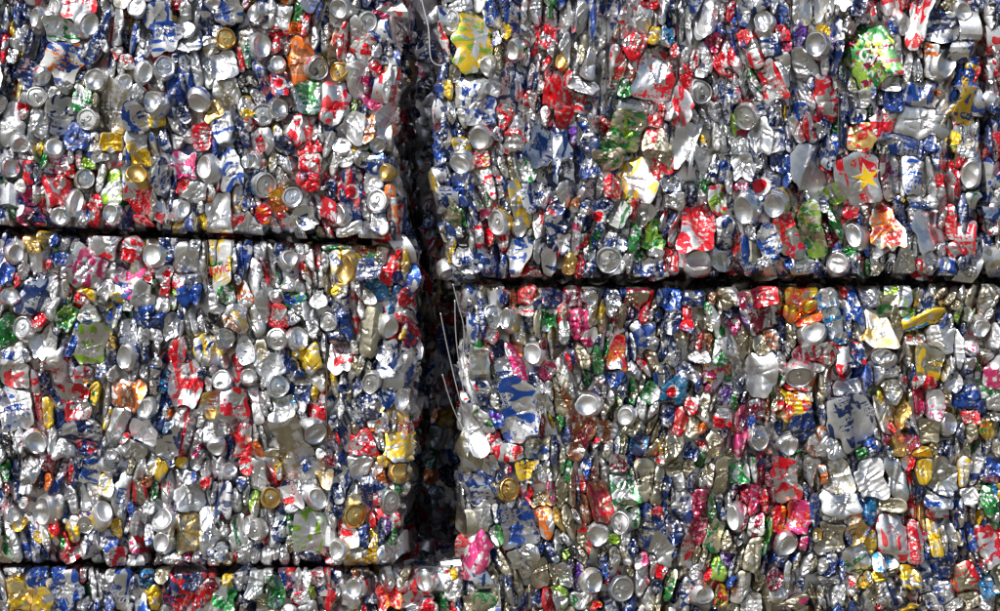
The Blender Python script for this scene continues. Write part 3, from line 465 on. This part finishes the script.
def core_box(bale, inset, rng):
    x0, x1, z0, z1 = bale.box
    n = 24; V, Q = [], []
    def face(f):
        o = sum(len(v) for v in V)
        g = np.linspace(0, 1, n); a, b = np.meshgrid(g, g, indexing='ij')
        V.append(f(a.ravel(), b.ravel()))
        i, j = np.meshgrid(np.arange(n-1), np.arange(n-1), indexing='ij'); q = (i*n + j).ravel()
        Q.append(np.stack([q, q+1, q+n+1, q+n], 1) + o)
    X0, X1, Y0, Y1, Z0, Z1 = x0+inset, x1-inset, bale.y+inset, bale.y+bale.depth-inset*.3, z0+inset, z1-inset
    l = lambda p, q, t: p + (q - p)*t; one = lambda t, v: np.full_like(t, v)
    # the sides follow the outline, so that nothing shows between core and cans
    Lz = lambda b: bale.L(l(Z0, Z1, b)) + inset; Rz = lambda b: bale.R(l(Z0, Z1, b)) - inset
    face(lambda a, b: np.column_stack([l(Lz(b), Rz(b), a), one(a, Y0), l(Z0, Z1, b)]))
    face(lambda a, b: np.column_stack([l(Lz(b), Rz(b), a), one(a, Y1), l(Z0, Z1, b)]))
    face(lambda a, b: np.column_stack([Lz(b), l(Y0, Y1, a), l(Z0, Z1, b)]))
    face(lambda a, b: np.column_stack([Rz(b), l(Y0, Y1, a), l(Z0, Z1, b)]))
    face(lambda a, b: np.column_stack([l(Lz(one(a, 0.)), Rz(one(a, 0.)), a), l(Y0, Y1, b), one(a, Z0)]))
    face(lambda a, b: np.column_stack([l(Lz(one(a, 1.)), Rz(one(a, 1.)), a), l(Y0, Y1, b), one(a, Z1)]))
    V = np.concatenate(V) + rng.normal(0, .004, (6*n*n, 3)); Q = np.concatenate(Q)
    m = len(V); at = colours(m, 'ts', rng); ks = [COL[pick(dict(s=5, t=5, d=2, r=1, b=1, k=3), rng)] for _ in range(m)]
    at['ca'] = np.array(ks); at['puv'] = V.copy()
    return V, np.zeros((0, 3), int), Q, at

DECALS = []
def parse():
    org = {}
    for r, y in zip('ABCD', (0, 153, 306, 458)):
        for c, x in zip('1234', (0, 250, 500, 750)): org[r + c] = (x, y)
    out = []
    for blk in HEROES.strip().split('@')[1:]:
        head, *lines = blk.strip().split('\n'); ox, oy = org[head]
        for it in ';'.join(lines).split(';'):
            f = it.split()
            if len(f) == 5: f.append('s')
            if len(f) < 6: continue
            px, py = ox + float(f[1])/3.992, oy + float(f[2])/3.992
            rot = math.radians(float(f[6])) if len(f) > 6 else None
            out.append((X(px), Z(py), float(f[3])/3.992*PX/2, float(f[4])/3.992*PX/2, rot, f[0], f[5]))
    return out
HERO = parse()

NAMES = dict(B='flattened_can', S='folded_can', E='can_base', L='can_lid')
ALLBALES = []
def make_bale(name_label, group, bale, pal, sliver, faces, seed, barriers=(), front=True, coarse=.05):
    rng = np.random.default_rng(seed); ROUGH[0] = .41 if pal is PAL_L else .37
    GRAIN[0] = .50 if pal is PAL_L else .32
    x0, x1, z0, z1 = bale.box
    root = bpy.data.objects.new('can_bale', None); C.objects.link(root)
    base = Vector(((x0 + x1)/2, bale.y + bale.depth/2, z0)); root.location = base
    root['label'] = name_label; root['category'] = 'bale'; root['group'] = group
    stuff = [core_box(bale, .055, rng)]
    for f, a in faces.items(): 
        u0, u1, v0, v1 = a
        stuff += coarse_face(bale, f, u0, u1, v0, v1, coarse, pal, rng)
    parts = []
    if front:
        # cans read off the photograph first, then smaller ones in the room that is left
        lean = lambda x, z: .20*math.sin(7*x + 3*z + seed) + .16*math.sin(15*z - 5*x + 2*seed)
        seeds = []
        for h in HERO:
            if bale.inside(np.array([h[:2]]), -.004)[0]:
                rot = h[4] if h[4] is not None else (rng.normal(0, .10) if h[5] == 'S' else rng.normal(0, .12)) + lean(h[0], h[1])
                if pal is PAL_BR and h[2] < .030 and h[5] in 'BS' and h[6][0] == 's' and rng.random() < .38: h = (*h[:6], 't' + h[6][1:].replace('t', ''))  # turns some silver cans to the painted ground-reflection colour
                split = .50 if pal is not PAL_L else .32
                if h[5] == 'B' and h[6][0] in 'st' and h[6] not in ('sw', 'G') and h[2] > .011 and h[3] > .016 and h[2]*h[3] < .0020 and rng.random() < split:
                    # a can crushed into upright leaves: two or three folds side by side
                    n = 3 if h[2] > .022 and rng.random() < .6 else 2
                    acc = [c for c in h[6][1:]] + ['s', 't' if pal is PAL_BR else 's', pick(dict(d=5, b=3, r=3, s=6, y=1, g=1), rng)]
                    for k in range(n):
                        o = (k - (n - 1)/2)*2*h[2]/n
                        cl = h[6] if k == 0 else ('s' + acc[int(rng.integers(len(acc)))] if rng.random() < .6 else acc[int(rng.integers(len(acc)))])
                        if len(cl) == 2 and cl[0] == cl[1]: cl = cl[0]
                        seeds.append((h[0] + o*math.cos(rot), h[1] + o*math.sin(rot) + rng.normal(0, .12)*h[3], h[2]/n*rng.uniform(.75, 1.15), h[3]*rng.uniform(.75, 1.05), rot + rng.normal(0, .1), 'S', cl))
                    continue
                seeds.append((*h[:4], rot, h[5], h[6]))
        PW = lambda t: 2. if t in 'EL' else (float(rng.uniform(1.15, 2.2) if pal is PAL_BR else rng.uniform(1.4, 3.)) if t == 'S' else float(rng.uniform(2.4, 7.)))
        S = np.array([(*s[:5], PW(s[5])) for s in seeds]) if seeds else np.zeros((0, 6))
        for (w, h, typ, tries) in ((11, 62, 'S', 500 if pal is not PAL_L else 200), (40, 56, 'B', 200), (26, 34, 'B', 500), (12, 38, 'S', 700), (16, 22, 'B', 900), (8, 26, 'S', 1500), (10, 13, 'B', 1500), (6, 16, 'S', 2500)):
            P = np.column_stack([rng.uniform(x0, x1, tries), rng.uniform(z0, z1, tries)])
            P = P[bale.inside(P, .006)]
            for p in P:
                a, b = w*PX/2*rng.uniform(.8, 1.2), h*PX/2*rng.uniform(.8, 1.2)
                rot = rng.normal(0, .14) + lean(p[0], p[1])
                q = np.array([[0, 0], [.75*a, 0], [-.75*a, 0], [0, .75*b], [0, -.75*b]]) + p
                if len(S) and (ell_d(q, S).min(-1) < [1.05, .93, .93, .93, .93]).any(): continue
                t = typ
                if typ == 'B' and w > 20 and rng.random() < .12: t = 'E' if rng.random() < .6 else 'L'; a = b = 11*PX*rng.uniform(.85, 1.1)
                elif typ == 'B' and rng.random() < sliver: t = 'S'; a *= .6
                cl = pick(pal, rng)
                if t == 'S' and rng.random() < (.30 if pal is not PAL_L else .22): cl = 'd' if rng.random() < .75 else 'b'
                if w > 30: cl = ('s', 'sb', 'sr', 'sd', 'st')[int(rng.integers(5))]
                if w > 20 and t == 'B' and cl[0] not in 'st' and rng.random() < .8: cl = 's' + (cl[0] if rng.random() < .5 else '')
                seeds.append((p[0], p[1], a, b, rot, t, cl)); S = np.concatenate([S, [[p[0], p[1], a, b, rot, PW(t)]]])
        K = 52
        O = outlines(S, K, 1.32, barriers)
        counts = {}
        order = np.argsort([-s[2]*s[3] for s in seeds])
        for i in order:
            s = seeds[i]
            onscreen = abs(s[0]) < 1.29 and abs(s[1]) < .80
            if s[5] in 'EL':
                c = disc_cell(s, rng)
                c.front = lambda V, j: V
            else:
                small = S[i, 2]*S[i, 3] < (.012*.02)
                R_, K_ = (9, 52) if small else (15, 52)
                c = sheet_cell(s, O[i] - rng.uniform(-.0009, .0023), rng, R=R_, K=K_)
            jit = rng.uniform(-.002, .008)
            pos = np.array([s[0], s[1], 0.])
            rag = max(0., rng.normal(.000, .007))
            W = bale.front(c.V + pos, jit, rag)
            nm = NAMES[s[5]]
            counts[nm] = counts.get(nm, 0) + 1
            if counts[nm] > 100 or not onscreen:
                stuff.append((W, c.tri, c.quad, c.att))
                if s[5] == 'L':
                    tv, tt, tq, ta = tab_mesh(c, rng); stuff.append((bale.front(tv + pos, jit, rag), tt, tq, ta))
                continue
            o0 = W.mean(0)
            me = build_mesh(nm, W - o0, c.tri, c.quad, c.att)
            lab = None
            cs = s[6]
            if s[5] in 'BS' and cs[0] not in 'st':
                lab = f"{WORD[cs[0]]} {'flattened' if s[5] == 'B' else 'folded'} can" + (f" marked with {WORD[cs[1]]}" if len(cs) > 1 else '')
            elif cs[0] == 'G': lab = 'gold coloured can end'
            ob = link(nm, me, root, Vector(o0) - base, lab)
            parts.append((s, c, ob, jit, bale, o0))
            if s[5] == 'L':
                tv, tt, tq, ta = tab_mesh(c, rng)
                link('pull_tab', build_mesh('pull_tab', bale.front(tv + pos, jit, rag) - o0, tt, tq, ta), ob)
        # a second layer just behind, so that a seam between cans shows more cans and not a hole
        stuff += coarse_face(bale, 'F', x0 + .03, x1 - .03, z0 + .03, z1 - .03, .042, pal, rng, sink=.052, R=6, K=20)
    V, T, Q, at = join(stuff)
    o = link('packed_cans', build_mesh('packed_cans', V - np.array(base), T, Q, at), root)
    o['kind'] = 'stuff'; o['label'] = 'smaller and deeper crushed cans packed between the others'
    ALLBALES.append((root, base, parts))
    return root, base, parts

def wire(name, pts, r, root, base, mat, n=7):
    pts = np.array(pts, float)
    # smooth the polyline
    for _ in range(2):
        q = [pts[0]]
        for a, b in zip(pts[:-1], pts[1:]): q += [a*.75 + b*.25, a*.25 + b*.75]
        pts = np.array(q + [pts[-1]])
    V = []; th = np.arange(n)*2*math.pi/n
    for i, p in enumerate(pts):
        d = pts[min(i+1, len(pts)-1)] - pts[max(i-1, 0)]; d /= np.linalg.norm(d)
        s = np.cross(d, [0, 1, .01]); s /= np.linalg.norm(s); t = np.cross(d, s)
        V.append(p + r*(np.cos(th)[:, None]*s + np.sin(th)[:, None]*t))
    V = np.concatenate(V); j = np.arange(n); jn = (j+1) % n; m = len(pts)
    Q = np.concatenate([np.stack([k*n+j, k*n+jn, (k+1)*n+jn, (k+1)*n+j], 1) for k in range(m-1)])
    V = np.concatenate([V, pts[:1], pts[-1:]])
    T = np.concatenate([np.stack([np.full(n, m*n), jn, j], 1), np.stack([np.full(n, m*n+1), (m-1)*n+j, (m-1)*n+jn], 1)])
    return link(name, build_mesh(name, V - np.array(base), T, Q, None, mat), root)

# ------------------------------------------------------------------ print on single cans: words, discs, a star
def find_part(px, py, types='BS', want=''):
    best, bd = None, 9
    for root, base, parts in ALLBALES:
        for p in parts:
            s = p[0]
            if s[5] not in types or (want and s[6][0] not in want): continue
            d = ell_d(np.array([[X(px), Z(py)]]), np.array([s[:5]], float))[0, 0]
            if d < bd: best, bd = p, d
    return best
def drape(name, px, py, P2, faces, ink, rot, lift=.0009, want=''):
    """Lay a flat outline (metres, about its centre) on the can under (px, py)."""
    p = find_part(px, py, 'BS', want)
    if p is not None and ell_d(np.array([[X(px), Z(py)]]), np.array([p[0][:5]], float))[0, 0] > 1.: px, py = 500 + p[0][0]/PX, 305.5 - p[0][1]/PX
    if p is None: return
    s, c, ob, jit, bale, o0 = p
    r = math.radians(rot)
    P = np.column_stack([P2[:, 0]*math.cos(r) - P2[:, 1]*math.sin(r), P2[:, 0]*math.sin(r) + P2[:, 1]*math.cos(r)]) + [X(px) - s[0], Z(py) - s[1]]
    z = c.height(P) + lift
    W = bale.front(np.column_stack([P, z]) + [s[0], s[1], 0.], jit)
    me = bpy.data.meshes.new(name); me.from_pydata((W - o0).tolist(), [], faces); me.materials.append(INK[ink]); me.update()
    o = link(name, me, ob); return o
import bmesh
def refine(me_or_bm, cuts_len=.0018):
    bm = me_or_bm
    bmesh.ops.triangulate(bm, faces=bm.faces[:])
    for _ in range(5):
        es = [e for e in bm.edges if e.calc_length() > cuts_len]
        if not es: break
        bmesh.ops.subdivide_edges(bm, edges=es, cuts=1); bmesh.ops.triangulate(bm, faces=bm.faces[:])
    bm.verts.ensure_lookup_table(); bm.verts.index_update()
    P = np.array([v.co[:2] for v in bm.verts]); F = [[v.index for v in f.verts] for f in bm.faces]
    bm.free(); return P, F
def word(text, px, py, hpx, rot, ink, squeeze=1., shear=0.):
    cu = bpy.data.curves.new('tmp_text', 'FONT'); cu.body = text; cu.size = 1.; cu.align_x = 'CENTER'; cu.align_y = 'CENTER'; cu.shear = shear; cu.resolution_u = 3
    cu.offset = .012
    to = bpy.data.objects.new('tmp_text', cu); C.objects.link(to)
    bpy.context.view_layer.update()
    me = bpy.data.meshes.new_from_object(to.evaluated_get(bpy.context.evaluated_depsgraph_get()))
    bm = bmesh.new(); bm.from_mesh(me); bpy.data.objects.remove(to); bpy.data.meshes.remove(me); bpy.data.curves.remove(cu)
    k = hpx*PX/.72
    for v in bm.verts: v.co = (v.co.x*k*squeeze, v.co.y*k, 0)
    P, F = refine(bm)
    return drape('lettering', px, py, P, F, ink, rot, .0012)
def shape(name, pts, px, py, size, rot, ink, lift=.0009, want=''):
    bm = bmesh.new(); vs = [bm.verts.new((x*size*PX, y*size*PX, 0)) for x, y in pts]; bm.faces.new(vs)
    P, F = refine(bm, .003); return drape(name, px, py, P, F, ink, rot, lift, want)
# ------------------------------------------------------------------ the stack
PAL_L = dict(s=30, st=6, sb=9, sd=9, sr=10, t=3, r=6, d=5, b=3, y=3, G=2, g=3, w=3, sw=4, o=1, p=1, sp=2, dr=2, yw=2, l=1, k=1)
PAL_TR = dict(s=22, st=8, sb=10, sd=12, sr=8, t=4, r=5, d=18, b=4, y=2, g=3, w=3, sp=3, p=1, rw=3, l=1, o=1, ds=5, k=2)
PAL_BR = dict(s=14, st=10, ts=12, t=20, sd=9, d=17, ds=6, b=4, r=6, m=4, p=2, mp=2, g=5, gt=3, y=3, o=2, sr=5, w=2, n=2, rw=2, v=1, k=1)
GRP = 'bales of crushed cans stacked in the yard'

b_tl = Bale([(-90, -90), (240, -90)], [(-90, 393), (60, 395), (150, 392), (240, 403)], [(-90, -90), (420, -90)], [(-90, 221), (0, 223), (100, 227), (200, 230), (300, 235), (420, 238)], 1.4, .0)
b_ml = Bale([(230, -90), (570, -90)], [(230, 404), (260, 408), (330, 410), (420, 410), (500, 401), (570, 392)], [(-90, 229), (0, 232), (100, 237), (200, 240), (300, 244), (420, 248)], [(-90, 561), (0, 563), (200, 567), (420, 565)], 1.4, .005)
b_bl = Bale([(570, -90), (842, -90)], [(570, 462), (842, 462)], [(-90, 569), (0, 570), (200, 572), (390, 571), (470, 571)], [(-90, 840), (470, 840)], 1.4, .0)
b_tr = Bale([(-90, 446), (0, 443), (60, 441), (150, 435), (200, 437), (240, 446), (280, 456)], [(-90, 981), (280, 981)], [(430, -90), (985, -90)], [(430, 274), (500, 276), (600, 276), (990, 274)], 1.4, -.02)
b_br = Bale([(280, 466), (330, 468), (420, 461), (480, 460), (540, 466), (650, 464)], [(280, 1085), (650, 1085)], [(455, 286), (600, 288), (800, 288), (1090, 284)], [(455, 648), (1090, 648)], 1.4, -.01)
b_fr = Bale([(-90, 987), (280, 987)], [(-90, 1250), (280, 1250)], [(980, -90), (1260, -90)], [(980, 273), (1260, 273)], 1.4, .0)

def sides(b, which):
    x0, x1, z0, z1 = b.box; d = b.depth; e = .02
    f = {}
    for k in which:
        f[k] = (e, d - e, z0 + e, z1 - e) if k in 'LR' else (x0 + e, x1 - e, .04, d - e)
    return f
bar_tr = [(X(607), Z(110), Z(-90)), (X(677.5), Z(80), Z(-90)), (X(791), Z(110), Z(-20)), (X(839), Z(160), Z(60)), (X(530), Z(40), Z(-90))]
bar_ml = [(X(326), Z(470), Z(330)), (X(206), Z(300), Z(240))]
r_tl = make_bale('silver and red can bale at the upper left, open gap along its right side', GRP, b_tl, PAL_L, .25, sides(b_tl, 'RTD'), 11)
r_ml = make_bale('silver can bale at middle left, sandwiched between two others and beside the black gap', GRP, b_ml, PAL_L, .30, sides(b_ml, 'RTD'), 12, bar_ml)
r_bl = make_bale('bottom left can bale, only its top strip showing, with a big yellow crushed can', GRP, b_bl, PAL_L, .35, sides(b_bl, 'RT'), 13)
r_tr = make_bale('large upper right can bale with a gold star can and a lime green crushed can', GRP, b_tr, PAL_TR, .35, sides(b_tr, 'LRTD'), 14, bar_tr)
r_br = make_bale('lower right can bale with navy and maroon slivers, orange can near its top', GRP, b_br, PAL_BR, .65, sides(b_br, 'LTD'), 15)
r_fr = make_bale('bale showing as a narrow strip at the far right edge behind a dark vertical seam', GRP, b_fr, PAL_TR, .4, sides(b_fr, 'LTD'), 16)
# what carries the lower right bale, and a bale added to block the sky behind the gap
b_sup = Bale([(655, 475), (842, 475)], [(655, 1085), (842, 1085)], [(460, 655), (1090, 655)], [(460, 840), (1090, 840)], 1.4, .0)
b_bk = Bale([(-420, 300), (842, 300)], [(-420, 620), (842, 620)], [(290, -420), (630, -420)], [(290, 840), (630, 840)], .8, 1.47)
make_bale('bale below the lower right one, carrying it', GRP, b_sup, PAL_BR, .5, dict(F=(b_sup.box[0]+.02, b_sup.box[1]-.02, b_sup.box[2]+.02, b_sup.box[3]-.02)), 17, front=False)
x0, x1 = X(395), X(480)
make_bale('bale added deep behind the gap between the left and right stacks to block the sky', GRP, b_bk, PAL_L, .3, dict(F=(x0, x1, Z(838), Z(-415))), 18, front=False)

# baling wires in their grooves, and cut wire ends sticking into the gap
for (r, bars) in ((r_tr, bar_tr), (r_ml, bar_ml)):
    for bx, z0, z1 in bars:
        zz = np.linspace(z1, z0, 7)
        wire('baling_wire', [(bx + rng.normal(0, .0015), -.002 if r is r_tr else .012, z) for z in zz], .0016, r[0], r[1], RUST)
def loose(pts, y0, y1, r=.0017):
    n = len(pts); return [(X(a), y0 + (y1 - y0)*i/(n-1), Z(b)) for i, (a, b) in enumerate(pts)]
for pts, ya in (([(440.8, 313), (447, 346), (456, 386), (463, 411)], -.035), ([(455, 300), (455.5, 336), (460.4, 373), (464, 395)], -.03),
                ([(453, 284), (459, 308), (464.6, 327), (463, 356), (465, 372)], -.025), ([(442.7, 374), (449, 397), (456, 416), (463, 430)], -.035)):
    wire('loose_wire', loose(pts, ya, .01), .0012, r_br[0], r_br[1], STEEL)
wire('loose_wire', loose([(419, -12), (424, 10), (429, 27), (429.7, 54), (432, 62), (439, 66), (446, 64)], -.02, -.01), .0016, r_tr[0], r_tr[1], STEEL)

# print
word('EEL', 104, 105, 8.5, 0, 'x'); 
word('Diet', 216, 263, 5, 8, 'g'); word('KWIC', 218.5, 270, 7.5, 12, 'r', .75)
word('UTI', 120, 497, 8, 80, 'b'); word('UST', 121, 601, 8.5, -82, 'w'); word('HI', 63, 603, 7, 20, 'b')
word('ess', 374, 497, 9, 12, 'w', 1., .2); word('H', 465.5, 92, 8.5, 0, 'b'); word('LIST', 322.5, 280, 6, -52, 'b'); word('Kanna', 232, 324, 8, -32, 'n', .8, .3)
word('S', 841, 35, 13, -25, 'w'); word('C', 866, 55, 15, -20, 'w'); word('n', 846, 74, 16, -20, 'w')
word('e', 788, 462, 10, 80, 'r', 1., .2); word('CA', 784, 470, 7, 80, 'r')
circ = [(math.cos(t)*.5, math.sin(t)*.5) for t in np.linspace(0, 2*math.pi, 24, endpoint=False)]
def emblem(px, py, size, rot):
    shape('emblem', [(x*1.05, y*1.25) for x, y in circ], px, py, size, rot, 'w', .0010, 'd')
    shape('emblem', [(x*.95 - .06, y*1.1 + .08 if y > 0 else y*.45) for x, y in circ], px, py, size, rot + 70, 'r', .0017, 'd')
for a in ((762.5, 186, 15, -15), (451, 559, 13, -10), (352.5, 191, 12, 10), (570, 357, 11, 0), (679, 423, 11, 20), (271, 82, 11, 0)): emblem(*a)
star = []
for k in range(10):
    t = math.pi/2 + k*math.pi/5; q = .5 if k % 2 == 0 else .2; star.append((q*math.cos(t), q*math.sin(t)))
shape('emblem', [(x*1.18, y*1.18) for x, y in star], 866, 178, 27, 14, 'w', .0010); shape('emblem', star, 866, 178, 27, 14, 'y', .0018)

# ------------------------------------------------------------------ ground
gm = bpy.data.materials.new('yard_dirt'); gm.use_nodes = True; nt = gm.node_tree; b = nt.nodes['Principled BSDF']
tc = nt.nodes.new('ShaderNodeTexCoord'); n = nt.nodes.new('ShaderNodeTexNoise'); n.inputs['Scale'].default_value = 1.3; n.inputs['Detail'].default_value = 8
rp = nt.nodes.new('ShaderNodeValToRGB'); rp.color_ramp.elements[0].position = .3; rp.color_ramp.elements[0].color = (.080, .070, .046, 1); rp.color_ramp.elements[1].position = .7; rp.color_ramp.elements[1].color = (.155, .137, .095, 1)
nt.links.new(tc.outputs['Object'], n.inputs['Vector']); nt.links.new(n.outputs['Fac'], rp.inputs[0]); nt.links.new(rp.outputs[0], b.inputs['Base Color'])
b.inputs['Roughness'].default_value = .9
bp = nt.nodes.new('ShaderNodeBump'); bp.inputs['Strength'].default_value = .4; bp.inputs['Distance'].default_value = .02; nt.links.new(n.outputs['Fac'], bp.inputs['Height']); nt.links.new(bp.outputs[0], b.inputs['Normal'])
me = bpy.data.meshes.new('ground'); q = 3000.; zg = Z(841.5)
me.from_pydata([(-q, -q, zg), (q, -q, zg), (q, q, zg), (-q, q, zg)], [], [(0, 1, 2, 3)]); me.materials.append(gm)
g = link('ground', me); g['kind'] = 'structure'

# ------------------------------------------------------------------ daylight and camera
SUN_EL, SUN_AZ = 44., -34.            # height above the horizon; degrees left of straight behind the camera
az = math.radians(SUN_AZ); el = math.radians(SUN_EL)
to_sun = Vector((math.sin(az)*math.cos(el), -math.cos(az)*math.cos(el), math.sin(el)))
sd = bpy.data.lights.new('sun', 'SUN'); sd.energy = 4.9; sd.angle = math.radians(.5); sd.color = (1, .98, .95)
so = bpy.data.objects.new('sun', sd); C.objects.link(so); so.rotation_euler = to_sun.to_track_quat('Z', 'Y').to_euler(); so.location = to_sun*20
w = bpy.data.worlds.new('World'); bpy.context.scene.world = w; w.use_nodes = True
sky = w.node_tree.nodes.new('ShaderNodeTexSky'); sky.sky_type = 'NISHITA'; sky.sun_disc = False
sky.sun_elevation = el; sky.sun_rotation = math.atan2(to_sun.x, to_sun.y); sky.dust_density = 1.5
bg = w.node_tree.nodes['Background']; bg.inputs[1].default_value = .08; w.node_tree.links.new(sky.outputs[0], bg.inputs[0])
cd = bpy.data.cameras.new('camera'); cd.lens = 72.*5.0/5.0; cd.sensor_width = 36.; cd.clip_end = 8000.
co = bpy.data.objects.new('camera', cd); C.objects.link(co); co.location = (0, -5.01, 0); co.rotation_euler = (math.pi/2, 0, 0)
sc = bpy.context.scene; sc.camera = co
sc.view_settings.view_transform = 'Standard'; sc.view_settings.look = 'None'; sc.view_settings.exposure = .12; sc.view_settings.gamma = 1.
sc.cycles.max_bounces = 8; sc.cycles.glossy_bounces = 5
